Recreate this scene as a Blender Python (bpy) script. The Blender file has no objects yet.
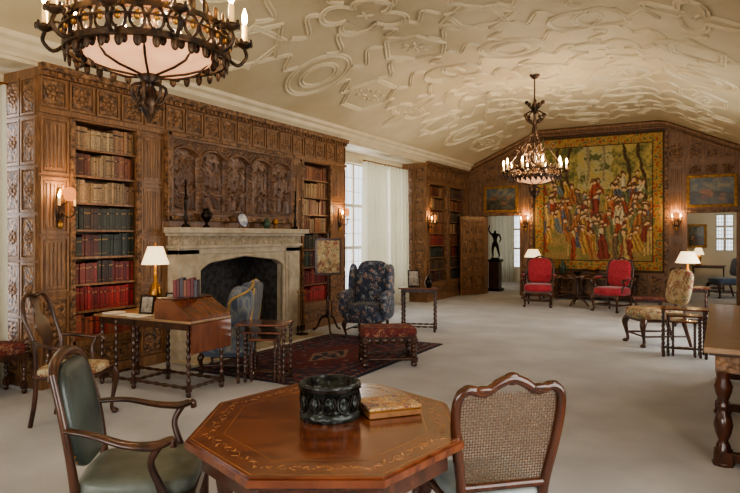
import bpy, bmesh, math, random
from mathutils import Matrix, Vector, noise
random.seed(7)
pi=math.pi; sin=math.sin; cos=math.cos
def C(r,g,b):
    f=lambda c:(c/255/12.92 if c/255<=.04045 else ((c/255+.055)/1.055)**2.4)
    return (f(r),f(g),f(b),1.0)
EYE=1.6; TH=math.radians(29.65)
XL=-6.15; YF=16.4; XR=.85; YB=-4.0; CX=-2.7

# ---------------------------------------------------------------- materials
def mat(name,col,rough=.5,metal=0,col2=None,scale=5,stretch=(1,1,1),detail=4,bump=0,bscale=40,btype='noise',
        estr=0,ecol=None,vcol=False,coat=0,sheen=0,stops=None,voro=False,bstretch=None):
    m=bpy.data.materials.new(name); m.use_nodes=True
    nt=m.node_tree; N=nt.nodes; L=nt.links
    p=N['Principled BSDF']; p.inputs['Roughness'].default_value=rough; p.inputs['Metallic'].default_value=metal
    p.inputs['Coat Weight'].default_value=coat; p.inputs['Coat Roughness'].default_value=.12
    p.inputs['Sheen Weight'].default_value=sheen
    tc=N.new('ShaderNodeTexCoord'); mp=N.new('ShaderNodeMapping'); mp.inputs['Scale'].default_value=stretch
    L.new(tc.outputs['Object'],mp.inputs['Vector'])
    p.inputs['Base Color'].default_value=col
    out=None
    if col2 or stops:
        if voro:
            t=N.new('ShaderNodeTexVoronoi'); t.inputs['Scale'].default_value=scale
            nz=N.new('ShaderNodeTexNoise'); nz.inputs['Scale'].default_value=scale*1.5
            mx=N.new('ShaderNodeMix'); mx.data_type='VECTOR'; mx.inputs[0].default_value=.12
            L.new(mp.outputs[0],mx.inputs[4]); L.new(nz.outputs['Color'],mx.inputs[5]); L.new(mp.outputs[0],nz.inputs['Vector'])
            L.new(mx.outputs[1],t.inputs['Vector']); fac=t.outputs['Color']
            sp=N.new('ShaderNodeSeparateColor'); L.new(fac,sp.inputs[0]); fac=sp.outputs[0]
        else:
            t=N.new('ShaderNodeTexNoise'); t.inputs['Scale'].default_value=scale; t.inputs['Detail'].default_value=detail
            L.new(mp.outputs[0],t.inputs['Vector']); fac=t.outputs['Fac']
        cr=N.new('ShaderNodeValToRGB'); L.new(fac,cr.inputs[0])
        if stops:
            while len(cr.color_ramp.elements)<len(stops): cr.color_ramp.elements.new(.5)
            for e,(pp,cc) in zip(cr.color_ramp.elements,stops): e.position=pp; e.color=cc
            if voro: cr.color_ramp.interpolation='CONSTANT'
        else:
            cr.color_ramp.elements[0].position=.35; cr.color_ramp.elements[1].position=.68
            cr.color_ramp.elements[0].color=col; cr.color_ramp.elements[1].color=col2
        out=cr.outputs[0]
    if vcol:
        a=N.new('ShaderNodeAttribute'); a.attribute_name='Col'
        if out:
            mx=N.new('ShaderNodeMix'); mx.data_type='RGBA'; mx.blend_type='MULTIPLY'; mx.inputs[0].default_value=1
            L.new(a.outputs['Color'],mx.inputs[6]); L.new(out,mx.inputs[7]); out=mx.outputs[2]
        else: out=a.outputs['Color']
    if out: L.new(out,p.inputs['Base Color'])
    if bump:
        mb2=mp
        if bstretch:
            mb2=N.new('ShaderNodeMapping'); mb2.inputs['Scale'].default_value=bstretch; L.new(tc.outputs['Object'],mb2.inputs['Vector'])
        if btype=='noise':
            b=N.new('ShaderNodeTexNoise'); b.inputs['Scale'].default_value=bscale; b.inputs['Detail'].default_value=3; h=b.outputs['Fac']
        else:
            b=N.new('ShaderNodeTexVoronoi'); b.feature='SMOOTH_F1'; b.inputs['Scale'].default_value=bscale; h=b.outputs['Distance']
        L.new(mb2.outputs[0],b.inputs['Vector'])
        bn=N.new('ShaderNodeBump'); bn.inputs['Strength'].default_value=bump; bn.inputs['Distance'].default_value=.02
        L.new(h,bn.inputs['Height']); L.new(bn.outputs[0],p.inputs['Normal'])
    if estr:
        p.inputs['Emission Color'].default_value=ecol or col; p.inputs['Emission Strength'].default_value=estr
    return m
WOOD=mat('oak_panelling',C(104,74,50),.4,0,C(140,104,72),9,(3,3,.5),5,.15,60)
WOODC=mat('oak_carved',C(68,46,30),.48,0,C(146,108,74),16,(1,1,1),4,1.0,30,'voro')
WOODD=mat('walnut_dark',C(48,28,18),.3,0,C(82,49,31),8,(2,2,.6),4,.08,60,coat=.4)
MAHO=mat('mahogany_polished',C(88,44,26),.2,0,C(124,70,42),4,(1.2,4,1),5,.02,60,coat=.7)
MAHO2=mat('mahogany_dark',C(56,30,18),.24,0,C(84,46,28),6,(3,3,.6),4,coat=.5)
INLAY=mat('satinwood_inlay',C(164,114,64),.3,coat=.5)
OAKL=mat('oak_light_top',C(134,104,74),.35,0,C(164,132,98),6,(1,5,1),5,coat=.3)
PLAS=mat('ceiling_plaster',C(182,168,136),.75,0,C(198,184,154),1.3,bump=.15,bscale=18)
PLASR=mat('ceiling_plaster_ribs',C(200,187,156),.65,0,C(210,197,168),3)
CREAM=mat('cream_trim',C(196,183,154),.6,0,C(206,194,168),4)
WALLC=mat('cream_wall',C(196,186,162),.8,0,C(206,197,176),2)
CARPET=mat('carpet_pile',C(170,170,171),.95,0,C(192,192,193),1.6,detail=8,bump=.6,bscale=220,sheen=.2)
STONE=mat('limestone',C(160,148,126),.75,0,C(186,174,154),7,detail=8,bump=.25,bscale=35)
STONEC=mat('limestone_carved',C(136,122,100),.8,0,C(178,164,140),20,bump=.9,bscale=30,btype='voro')
SOOT=mat('firebox_brick',C(50,48,48),.9,0,C(86,83,81),12,bump=.5,bscale=15)
IRON=mat('wrought_iron',C(38,30,25),.42,.6,C(92,68,46),12,bump=.2,bscale=40)
BRASS=mat('brass',C(160,116,58),.3,.9)
GOLDF=mat('gilt_frame',C(126,90,42),.4,.6,C(172,130,70),15,bump=.6,bscale=60)
ALAB=mat('alabaster',C(214,166,134),.4,0,C(176,116,88),9,estr=.75,ecol=C(255,186,136))
CANDLE=mat('candle_tube',C(224,192,136),.5,estr=.3,ecol=C(255,196,116))
BULB=mat('bulb_glow',C(255,230,180),.3,estr=45,ecol=C(255,208,136))
SHADE=mat('parchment_shade',C(206,134,86),.6,estr=.6,ecol=C(255,150,80))
SHADEW=mat('linen_shade',C(240,226,190),.7,estr=1.1,ecol=C(255,224,176))
BOOKM=mat('book_bindings',C(255,255,255),.5,0,C(190,190,190),60,vcol=True)
PAINTM=mat('woven_picture',C(255,255,255),.95,0,C(205,205,205),45,vcol=True,bump=.3,bscale=300)
OILM=mat('oil_painting',C(255,255,255),.35,0,C(200,200,200),20,vcol=True,coat=.2)
RUGM=mat('rug_pile',C(255,255,255),.95,0,C(180,180,180),60,vcol=True,bump=.4,bscale=250)
GREENL=mat('green_leather',C(48,56,52),.34,0,C(76,86,80),5,bump=.1,bscale=120,coat=.15)
GREENS=mat('green_leather_seat_lit',C(92,100,92),.4,0,C(120,126,116),6,bump=.1,bscale=90)  # green leather's seat reflections put into the colour as a lighter tone
BLUEF=mat('blue_floral',C(40,46,62),.85,voro=True,scale=26,stops=[(0,C(48,56,76)),(.45,C(76,86,106)),(.66,C(140,146,148)),(.78,C(56,64,84)),(.9,C(156,128,114))],sheen=.2)
REDD=mat('red_damask',C(136,24,38),.8,0,C(168,50,60),22,detail=2,sheen=.3)
REDFL=mat('red_needlepoint',C(120,40,36),.9,voro=True,scale=34,stops=[(0,C(98,40,40)),(.5,C(122,62,54)),(.7,C(152,116,94)),(.85,C(74,50,54))])
CREAMFL=mat('cream_needlepoint',C(190,170,130),.9,voro=True,scale=34,stops=[(0,C(188,172,140)),(.5,C(168,146,110)),(.68,C(144,92,70)),(.8,C(108,114,88)),(.9,C(202,186,150))])
GOLDFL=mat('muted_floral',C(200,160,80),.85,voro=True,scale=30,stops=[(0,C(178,158,120)),(.45,C(154,128,92)),(.65,C(136,80,68)),(.8,C(104,104,84)),(.9,C(198,184,152))])
BLUEV=mat('blue_velvet',C(66,78,98),.75,0,C(92,104,122),8,sheen=.3)
BLUEG=mat('blue_grey_stripe',C(84,92,104),.8,stops=[(.3,C(70,80,96)),(.48,C(120,124,124)),(.55,C(84,92,108)),(.7,C(136,132,118))],scale=14,stretch=(1,6,.3),detail=0)
PALEB=mat('pale_blue_seat',C(128,140,142),.8,0,C(156,164,160),8)
GOLDV=mat('gold_silk',C(150,122,74),.6,0,C(178,150,98),20)
CANE=mat('woven_cane',C(88,64,42),.6)
PAPER=mat('paper_white',C(216,210,196),.8)
GREENB=mat('dark_pewter_relief',C(26,29,28),.38,.5,C(62,66,62),22,bump=.9,bscale=34,btype='voro')
QUILT=mat('patterned_cover',C(200,150,80),.5,voro=True,scale=48,stops=[(0,C(176,136,78)),(.4,C(60,62,92)),(.6,C(140,62,46)),(.75,C(190,164,118)),(.9,C(104,60,40))])
BOXS=mat('box_side_leather',C(126,84,48),.5,0,C(150,104,62),20)
BRONZE=mat('dark_bronze',C(36,28,22),.35,.7)
VASEB=mat('blue_white_china',C(200,200,198),.2,0,C(70,86,130),12)
VASEG=mat('green_glaze',C(42,58,48),.2,0,C(70,90,70),8)
WHITEW=mat('window_frame_paint',C(190,182,166),.5)
LOG=mat('firewood',C(70,52,38),.9,0,C(110,84,62),10)
MIRR=mat('photo_print',C(120,112,104),.3,0,C(190,180,168),20)
def curtain_mat():
    m=bpy.data.materials.new('sheer_curtain'); m.use_nodes=True; nt=m.node_tree; N=nt.nodes; L=nt.links
    N.remove(N['Principled BSDF']); d=N.new('ShaderNodeBsdfDiffuse'); t=N.new('ShaderNodeBsdfTranslucent'); x=N.new('ShaderNodeMixShader')
    d.inputs[0].default_value=C(204,200,182); t.inputs[0].default_value=C(186,182,160); x.inputs[0].default_value=.35
    nz=N.new('ShaderNodeTexNoise'); nz.inputs['Scale'].default_value=60; b=N.new('ShaderNodeBump'); b.inputs['Strength'].default_value=.1
    L.new(nz.outputs[0],b.inputs['Height']); L.new(b.outputs[0],d.inputs['Normal'])
    L.new(d.outputs[0],x.inputs[1]); L.new(t.outputs[0],x.inputs[2]); L.new(x.outputs[0],N['Material Output'].inputs[0]); return m
CURT=curtain_mat()

# ---------------------------------------------------------------- mesh builder
class MB:
    def __init__(s): s.v=[];s.f=[];s.mi=[];s.sm=[];s.co=[];s.mats=[];s.M=Matrix.Identity(4)
    def add(s,vs,fs,m,smooth=False,col=None):
        o=len(s.v); s.v+= [tuple(s.M@Vector(p)) for p in vs]
        if m not in s.mats: s.mats.append(m)
        k=s.mats.index(m); flip=s.M.determinant()<0
        for f in fs:
            f=[i+o for i in f]
            if flip: f.reverse()
            s.f.append(f); s.mi.append(k); s.sm.append(smooth); s.co.append(col or (1,1,1,1))
    def box(s,x0,x1,y0,y1,z0,z1,m,col=None):
        x0,x1=min(x0,x1),max(x0,x1); y0,y1=min(y0,y1),max(y0,y1); z0,z1=min(z0,z1),max(z0,z1)
        s.add([(x0,y0,z0),(x1,y0,z0),(x1,y1,z0),(x0,y1,z0),(x0,y0,z1),(x1,y0,z1),(x1,y1,z1),(x0,y1,z1)],
          [(0,3,2,1),(4,5,6,7),(0,1,5,4),(1,2,6,5),(2,3,7,6),(3,0,4,7)],m,False,col)
    def prism(s,poly,h0,h1,m,R=None,smooth=False):
        n=len(poly); a=sum(poly[i][0]*poly[(i+1)%n][1]-poly[(i+1)%n][0]*poly[i][1] for i in range(n))
        if a<0: poly=poly[::-1]
        vs=[(x,y,h0) for x,y in poly]+[(x,y,h1) for x,y in poly]
        if R: vs=[R@Vector(p) for p in vs]
        s.add(vs,[tuple(range(n-1,-1,-1)),tuple(range(n,2*n))]+[(i,(i+1)%n,n+(i+1)%n,n+i) for i in range(n)],m,smooth)
    def lathe(s,prof,c=(0,0,0),m=None,seg=16,R=None,smooth=True):
        vs=[];c=Vector(c)
        for r,z in prof:
            r=max(r,.0004)
            for i in range(seg):
                a=2*pi*i/seg; p=Vector((r*cos(a),r*sin(a),z))
                if R: p=R@p
                vs.append(p+c)
        fs=[]
        for j in range(len(prof)-1):
            for i in range(seg):
                k=(i+1)%seg; fs.append((j*seg+i,j*seg+k,(j+1)*seg+k,(j+1)*seg+i))
        if prof[0][1]>prof[-1][1]: fs=[f[::-1] for f in fs]; caps=[tuple(range(seg)),tuple(range(len(prof)*seg-1,(len(prof)-1)*seg-1,-1))]
        else: caps=[tuple(range(seg-1,-1,-1)),tuple(range((len(prof)-1)*seg,len(prof)*seg))]
        s.add(vs,fs,m,smooth); s.add(vs,caps,m,False)
    def ring(s,r0,r1,z0,z1,m,c=(0,0,0),seg=40):
        prof=[(r0,z0),(r1,z0),(r1,z1),(r0,z1)]; vs=[]
        for r,z in prof:
            for i in range(seg): a=2*pi*i/seg; vs.append((c[0]+r*cos(a),c[1]+r*sin(a),c[2]+z))
        fs=[]
        for j in range(4):
            for i in range(seg):
                k=(i+1)%seg; q=(j+1)%4; fs.append((j*seg+i,j*seg+k,q*seg+k,q*seg+i))
        s.add(vs,fs,m,False)
    def tube(s,pts,r,m,seg=8,closed=False,flat=(1,1)):
        P=[Vector(p) for p in pts]; n=len(P); rr=r if isinstance(r,(list,tuple)) else [r]*n
        if len(rr)!=n: rr=[rr[min(len(rr)-1,int(i*len(rr)/n))]+0 if n<2 else (lambda t:(rr[int(t)]*(1-(t-int(t)))+rr[min(int(t)+1,len(rr)-1)]*(t-int(t))))(i*(len(rr)-1)/(n-1)) for i in range(n)]
        T=[]
        for i in range(n):
            a=P[(i-1)%n] if (closed or i>0) else P[i]; b=P[(i+1)%n] if (closed or i<n-1) else P[i]
            t=(b-a); T.append(t.normalized() if t.length>1e-9 else Vector((0,0,1)))
        u=T[0].cross(Vector((0,0,1)))
        if u.length<.1: u=T[0].cross(Vector((0,1,0)))
        u.normalize(); vs=[]
        for i in range(n):
            u=(u-T[i]*u.dot(T[i])); u.normalize(); w=T[i].cross(u)
            for k in range(seg):
                a=2*pi*k/seg; vs.append(P[i]+(u*cos(a)*flat[0]+w*sin(a)*flat[1])*rr[i])
        fs=[]
        for i in range(n if closed else n-1):
            j=(i+1)%n
            for k in range(seg):
                l=(k+1)%seg; fs.append((i*seg+k,i*seg+l,j*seg+l,j*seg+k))
        s.add(vs,fs,m,True)
        if not closed: s.add(vs,[tuple(range(seg-1,-1,-1)),tuple(range((n-1)*seg,n*seg))],m,False)
    def ell(s,c,h,m,e=1,R=None,seg=16,rings=10):
        sp=lambda v:math.copysign(abs(v)**e,v); vs=[];c=Vector(c)
        for j in range(rings+1):
            ph=-pi/2+pi*j/rings
            for i in range(seg):
                a=2*pi*i/seg; p=Vector((h[0]*sp(cos(ph))*sp(cos(a)),h[1]*sp(cos(ph))*sp(sin(a)),h[2]*sp(sin(ph))))
                if R: p=R@p
                vs.append(p+c)
        fs=[]
        for j in range(rings):
            for i in range(seg):
                k=(i+1)%seg; fs.append((j*seg+i,j*seg+k,(j+1)*seg+k,(j+1)*seg+i))
        s.add(vs,fs,m,True)
    def bobbin(s,x,y,z0,z1,r,m,n=6,blk=.07):
        s.box(x-r,x+r,y-r,y+r,z1-blk,z1,m)
        s.box(x-r,x+r,y-r,y+r,z0+.05,z0+.05+blk,m)
        s.lathe([(r*.7,z0),(r*1.1,z0+.02),(r*.8,z0+.05)],(x,y,0),m,10)
        a=z0+.05+blk; b=z1-blk; h=(b-a)/n; pr=[]
        for i in range(n): pr+=[(r*.5,a+i*h),(r*.92,a+(i+.28)*h),(r*.98,a+(i+.5)*h),(r*.92,a+(i+.72)*h)]
        pr.append((r*.5,b)); s.lathe(pr,(x,y,0),m,10)
    def hbobbin(s,p,q,r,m,n=6):
        p=Vector(p);q=Vector(q);N=n*4; pts=[p.lerp(q,i/N) for i in range(N+1)]
        s.tube(pts,[r*(.55+.45*abs(sin(pi*i/4))) for i in range(N+1)],m,8)
    def cab(s,x,y,z1,m,dx,dy,k=1):
        pts=smooth([(x,y,z1),(x+.035*dx,y+.035*dy,z1*.78),(x+.015*dx,y+.015*dy,z1*.42),(x,y,z1*.15),(x+.03*dx,y+.03*dy,.018)],4)
        s.tube(pts,[.034*k,.038*k,.024*k,.016*k,.018*k,.03*k],m,8)
        s.ell((x+.03*dx,y+.03*dy,.02),(.034*k,.034*k,.02),m,1,None,10,6)
    def obj(s,name,loc=(0,0,0),yaw=0,bevel=0,solid=0):
        me=bpy.data.meshes.new(name); me.from_pydata(s.v,[],s.f)
        for m in s.mats: me.materials.append(m)
        me.polygons.foreach_set('material_index',s.mi); me.polygons.foreach_set('use_smooth',s.sm)
        if any(c!=(1,1,1,1) for c in s.co):
            at=me.color_attributes.new('Col','FLOAT_COLOR','CORNER'); d=[]
            for p in me.polygons: d+=list(s.co[p.index])*p.loop_total
            at.data.foreach_set('color',d)
        me.update(); o=bpy.data.objects.new(name,me); bpy.context.scene.collection.objects.link(o)
        o.location=loc; o.rotation_euler=(0,0,yaw)
        if bevel:
            b=o.modifiers.new('bevel','BEVEL'); b.width=bevel; b.segments=1; b.limit_method='ANGLE'; b.angle_limit=math.radians(50)
        return o
def smooth(pts,n=4,closed=False):
    P=[Vector(p) for p in pts]; N=len(P); out=[]
    for i in range(N if closed else N-1):
        g=lambda k:P[k%N] if closed else P[max(0,min(N-1,k))]
        a,b,c,d=g(i-1),g(i),g(i+1),g(i+2)
        for j in range(n):
            t=j/n; out.append(.5*((2*b)+(c-a)*t+(2*a-5*b+4*c-d)*t*t+(3*b-a-3*c+d)*t**3))
    if not closed: out.append(P[-1])
    return out
def RY(d): return Matrix.Rotation(math.radians(d),3,'Y')
def RZ(d): return Matrix.Rotation(math.radians(d),3,'Z')
def RX(d): return Matrix.Rotation(math.radians(d),3,'X')
def painted(name,O,U,V,nu,nv,fn,m,hf=None):
    O=Vector(O);U=Vector(U);V=Vector(V);Nn=U.cross(V).normalized(); vs=[];cs=[]
    for j in range(nv+1):
        for i in range(nu+1):
            a=i/nu;b=j/nv; p=O+U*a+V*b
            if hf: p=p+Nn*hf(a,b)
            vs.append(p); cs+= list(fn(a,b)) if fn else [1,1,1,1]
    fs=[(j*(nu+1)+i,j*(nu+1)+i+1,(j+1)*(nu+1)+i+1,(j+1)*(nu+1)+i) for j in range(nv) for i in range(nu)]
    me=bpy.data.meshes.new(name); me.from_pydata(vs,[],fs); me.materials.append(m)
    at=me.color_attributes.new('Col','FLOAT_COLOR','POINT'); at.data.foreach_set('color',cs)
    me.polygons.foreach_set('use_smooth',[True]*len(fs)); me.update()
    o=bpy.data.objects.new(name,me); bpy.context.scene.collection.objects.link(o); return o
def parent(c,p): c.parent=p; c.matrix_parent_inverse=Matrix.Translation(-Vector(p.location))
WL=Matrix(((0,1,0,XL),(1,0,0,0),(0,0,1,0),(0,0,0,1)))     # (u,n,z) -> left wall
WF=Matrix(((1,0,0,0),(0,-1,0,YF),(0,0,1,0),(0,0,0,1)))    # (u,n,z) -> far wall
def panel(mb,u0,u1,z0,z1,n=0,fw=.028,fld=None,ros=False,h=.022):
    mb.box(u0,u1,n,n+h,z0,z0+fw,WOOD); mb.box(u0,u1,n,n+h,z1-fw,z1,WOOD)
    mb.box(u0,u0+fw,n,n+h,z0+fw,z1-fw,WOOD); mb.box(u1-fw,u1,n,n+h,z0+fw,z1-fw,WOOD)
    mb.box(u0+fw*1.7,u1-fw*1.7,n,n+h*.6,z0+fw*1.7,z1-fw*1.7,fld or WOODC)
    if ros:
        uc=(u0+u1)/2; zc=(z0+z1)/2; r=min(u1-u0,z1-z0)*.2
        mb.ell((uc,n+h*.6,zc),(r*.5,.02,r*.5),WOOD,1,None,8,6)
        for k in range(8):
            a=k*pi/4; mb.ell((uc+r*cos(a),n+h*.6,zc+r*sin(a)),(r*.42,.014,r*.42),WOOD,1,None,6,4)
def linen(mb,u0,u1,z0,z1,n=0):
    k=max(1,round((z1-z0)/.65)); H=(z1-z0)/k
    for q in range(k):
        a=z0+q*H; b=a+H-.03
        panel(mb,u0,u1,a,b,n,.025,WOODC if (u1-u0)<.2 else WOOD)
        c=max(2,int((u1-u0-.1)/.04)); w=(u1-u0-.1)/c
        for i in range(c):
            mb.tube([(u0+.05+(i+.5)*w,n+.012,a+.07),(u0+.05+(i+.5)*w,n+.012,b-.07)],w*.36,WOOD,6)

# ---------------------------------------------------------------- room shell
def ceil(x):
    d=abs(x-CX)
    t=(d-1.5)/1.95
    if t<-.08: s=0
    elif t<.08: s=(t+.08)**2/.32
    else: s=t
    return 4.40-.88*s
mb=MB(); mb.box(-9,3,YB-.2,22,-.12,0,CARPET); mb.obj('floor')
mb=MB(); xs=[-6.3+i*(7.4)/60 for i in range(61)]
R=Matrix(((1,0,0),(0,0,1),(0,1,0)))
for i in range(60):
    a,b=xs[i],xs[i+1]
    mb.add([(a,YB-.2,ceil(a)),(b,YB-.2,ceil(b)),(b,YF+.25,ceil(b)),(a,YF+.25,ceil(a))],[(3,2,1,0)],PLAS,True)
    mb.add([(a,YB-.2,ceil(a)+.12),(b,YB-.2,ceil(b)+.12),(b,YF+.25,ceil(b)+.12),(a,YF+.25,ceil(a)+.12)],[(0,1,2,3)],PLAS,True)
def rib(path,closed=False,w=.04,h=.024):
    P=[Vector((p[0],p[1])) for p in path]; Q=[]
    n=len(P)
    for i in range(n if closed else n-1):
        a=P[i];b=P[(i+1)%n]; k=max(1,int((b-a).length/.15))
        for j in range(k): Q.append(a.lerp(b,j/k))
    if not closed: Q.append(P[-1])
    n=len(Q); vs=[]; PR=((-w,-.01),(-w*.8,h),(-w*.45,h),(-w*.25,h*.3),(w*.25,h*.3),(w*.45,h),(w*.8,h),(w,-.01)); K=len(PR)
    for i in range(n):
        a=Q[(i-1)%n] if (closed or i>0) else Q[i]; b=Q[(i+1)%n] if (closed or i<n-1) else Q[i]
        t=(b-a).normalized(); pr=Vector((-t.y,t.x))
        for o,hh in PR:
            q=Q[i]+pr*o; q.x=max(-6.1,min(.8,q.x)); vs.append((q.x,q.y,ceil(q.x)-hh))
    fs=[]
    for i in range(n if closed else n-1):
        j=(i+1)%n
        for k in range(K-1): fs.append((i*K+k,j*K+k,j*K+k+1,i*K+k+1))
    mb.add(vs,fs,PLASR,False)
def circ(x,y,r,n=24): return [(x+r*cos(2*pi*i/n),y+r*sin(2*pi*i/n)) for i in range(n)]
def leafs(x,y,k=5,r=.1):
    for i in range(k):
        a=i*2*pi/k+.3; px,py=x+r*cos(a),y+r*sin(a)
        mb.ell((px,py,ceil(px)),(.07,.024,.022),PLASR,1,RZ(math.degrees(a)),6,4)
DX=1.22;DY=1.5
for ci in range(-2,3):
    for rj in range(-3,12):
        x=CX+ci*DX; y=rj*DY+(DY/2 if ci%2 else 0)
        if y>15.7 or y<YB+.6: continue
        k=(ci//2+rj*3)%4 if ci%2==0 else 4+((rj+ci//2)%3)
        if k==0: rib([(x+(.36+.15*cos(4*t))*cos(t),y+(.36+.15*cos(4*t))*sin(t)) for t in [2*pi*i/48 for i in range(48)]],True); leafs(x,y)
        elif k==1: rib([(x-.34,y-.3),(x,y-.58),(x+.34,y-.3),(x+.34,y+.3),(x,y+.58),(x-.34,y+.3)],True); leafs(x,y,6,.12); leafs(x,y+.25,4,.08); leafs(x,y-.25,4,.08)
        elif k==2: rib(circ(x,y,.46,32),True); rib(circ(x,y,.26),True)
        elif k==3: rib([(x-.3,y-.3),(x+.3,y-.3),(x+.3,y+.3),(x-.3,y+.3)],True); rib([(x-.48,y),(x,y-.48),(x+.48,y),(x,y+.48)],True)
        elif k==4:
            for sx,sy in ((1,1),(-1,1),(1,-1),(-1,-1)): rib([(x+sx*.23+.23*cos(t),y+sy*.23+.23*sin(t)) for t in [math.atan2(sy,sx)-2.2+4.4*i/16 for i in range(17)]])
            leafs(x,y,4,.06)
        elif k==5: rib([(x-.24,y-.48),(x+.24,y-.48),(x+.46,y),(x+.24,y+.48),(x-.24,y+.48),(x-.46,y)],True); leafs(x,y,8,.18); leafs(x,y,4,.05)
        else: rib(circ(x-.16,y,.32),True); rib(circ(x+.16,y,.32),True)
        if ci<2:
            for sy in (1,-1):
                p0=Vector((x+.36,y+sy*.36,0)); p1=Vector((x+DX-.36,y+sy*(DY/2-.36),0)); d=(p1-p0); nn=Vector((-d.y,d.x,0))*.35
                rib([(q.x,q.y) for q in smooth([p0,p0+d*.3+nn,p0+d*.7-nn,p1],6)],w=.034)
        rib([(q.x,q.y) for q in smooth([(x,y+.5,0),(x+.12,y+DY/2-.1,0),(x-.12,y+DY/2+.1,0),(x,y+DY-.5,0)],6)],w=.034)
for ci in (-2.75,2.75):
    x=CX+ci*DX; rib([(x,YB+.1),(x,YF-.1)],w=.04)
mb.obj('ceiling')

# left wall
mb=MB(); mb.M=WL
def solid(u0,u1,z0,z1,n0=-.8,n1=0,m=WOOD): mb.box(u0,u1,n0,n1,z0,z1,m)
solid(YB,.9,0,3.45)
BK=[(4.22,5.1),(8.47,9.34)]
solid(3.84,4.22,0,3.42); solid(5.1,5.9,0,3.42); solid(7.8,8.47,0,3.42); solid(9.34,9.85,0,3.42)
solid(5.9,7.8,1.35,3.42)
for a,b in BK: solid(a,b,0,.45); solid(a,b,2.87,3.42); solid(a,b,.45,2.87,-.8,-.34)
mb.box(5.9,7.8,-.8,-.6,0,1.35,SOOT)
B2=[(13.68,14.75),(14.95,16.05)]
solid(13.5,13.68,0,3.42); solid(14.75,14.95,0,3.42); solid(16.05,YF,0,3.42)
for a,b in B2: solid(a,b,0,.45); solid(a,b,2.87,3.42); solid(a,b,.45,2.87,-.8,-.34)
for a,b in ((.9,3.84),(9.85,13.5)):
    solid(a,b,0,.45,-.8,-.62); solid(a,b,3.15,3.5,-.8,-.62,CREAM); solid(a,b,3.36,3.5,-.8,0,CREAM)
def frieze(u0,u1):
    k=max(1,round((u1-u0)/.33)); w=(u1-u0)/k
    for i in range(k): panel(mb,u0+i*w+.015,u0+(i+1)*w-.015,2.96,3.27,0,.022,None,True)
    mb.box(u0,u1,0,.05,3.28,3.33,WOOD); mb.box(u0,u1,0,.09,3.33,3.4,WOODC); mb.box(u0,u1,0,.035,2.89,2.94,WOOD)
    q=int((u1-u0)/.08)
    for i in range(q): mb.box(u0+i*.08+.02,u0+i*.08+.06,.0,.07,3.285,3.325,WOODC)
frieze(3.84,9.85); frieze(13.5,16.4)
for a,b in BK+B2:
    for u in (a,b): mb.box(u-.03,u+.03,0,.03,.4,2.89,WOODC)
    mb.box(a,b,0,.03,.38,.45,WOOD); panel(mb,a+.02,b-.02,.14,.37,0)
for a,b in ((3.86,4.18),(5.14,5.48),(8.17,8.43),(9.38,9.83),(13.51,13.65),(14.78,14.92)):
    linen(mb,a,b,1.0,2.88); panel(mb,a,b,.14,.95,0,.025,None,b-a>.25)
mb.box(3.84,5.5,0,.04,0,.13,WOOD); mb.box(8.2,9.85,0,.04,0,.13,WOOD); mb.box(13.5,16.4,0,.04,0,.13,WOOD)
for yy in (3.84,13.5):
    mb.M=Matrix(((1,0,0,0),(0,-1,0,yy),(0,0,1,0),(0,0,0,1)))
    zs=[.14,.75,1.35,1.85,2.35,2.87,3.3]
    for i in range(6): panel(mb,XL-.58,XL-.3,zs[i],zs[i+1]-.03,0,.025,None,True); panel(mb,XL-.28,XL-.02,zs[i],zs[i+1]-.03,0,.025,None,True)
mb.obj('wall_left')
# overmantel relief: standing and kneeling figures under arches
rf=random.Random(11); figs=[]
for p in range(5):
    for k in range(4): figs.append(((p+.2+.2*k)/5+rf.uniform(-.012,.012),rf.uniform(.36,.44),rf.uniform(.3,.36),.0115,rf.uniform(-.015,.015),.034))
    for k in range(4): figs.append(((p+.18+.21*k)/5+rf.uniform(-.015,.015),rf.uniform(.08,.14),rf.uniform(.26,.38),rf.uniform(.014,.018),rf.uniform(-.03,.03),.05))
def relief(a,b):
    if a<.015 or a>.985 or b<.04 or b>.965: return .085
    if b<.075: return .07+.01*sin(a*400)
    q=(a*5)%1
    if q<.045 or q>.955: return .075+.008*sin(b*110)
    ar=.74+.13*math.sqrt(max(0,1-((q-.5)/.46)**2))
    if b>ar:
        return (.08 if b<ar+.03 else .05+.02*max(0,sin(a*250)*cos(b*95)))
    h=.006+.01*noise.noise(Vector((a*60,b*26,0)))
    for cx,fb,fh,w,ln,dp in figs:
        t=(b-fb)/fh
        if -.05<t<1.2:
            dx=a-cx-ln*sin(t*2)
            if -.03<t<.84:
                ww=w*(1.1-.35*abs(t-.25)-.25*(t>.66))
                if abs(dx)<ww: h=max(h,dp*math.sqrt(1-(dx/ww)**2)*(.75+.25*sin(dx*1500+t*9)))
            dz=(t-.95)*fh*.42; rr=(dx*dx+dz*dz)**.5/.0085
            if rr<1: h=max(h,dp*(.4+.8*math.sqrt(1-rr*rr)))
            ay=abs(t-.6-.25*sin(cx*90)*(dx/w)/2)
            if ay<.05 and abs(dx)<w*1.9: h=max(h,dp*.9)
    return h
RELM=mat('relief_oak',C(80,54,36),.4,0,C(116,82,56),8,(1,1,1),4,.2,60,coat=.15)
painted('carved_relief_panel',(XL+.005,5.55,1.86),(0,2.55,0),(0,0,1.02),460,170,None,RELM,relief)
mb=MB(); mb.M=WL
for (a,b,c,d) in ((5.5,8.15,1.8,1.86),(5.5,8.15,2.88,2.93),(5.49,5.55,1.8,2.93),(8.1,8.16,1.8,2.93)): mb.box(a,b,0,.1,c,d,WOODC)
mb.obj('trim_1',bevel=.008)
mb=MB(); prof=[(XL-.02,3.40),(XL+.03,3.40),(XL+.05,3.43),(XL+.1,3.47),(XL+.12,3.52),(XL+.17,3.55),(XL+.18,3.6),(XL-.02,3.62)]
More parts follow.
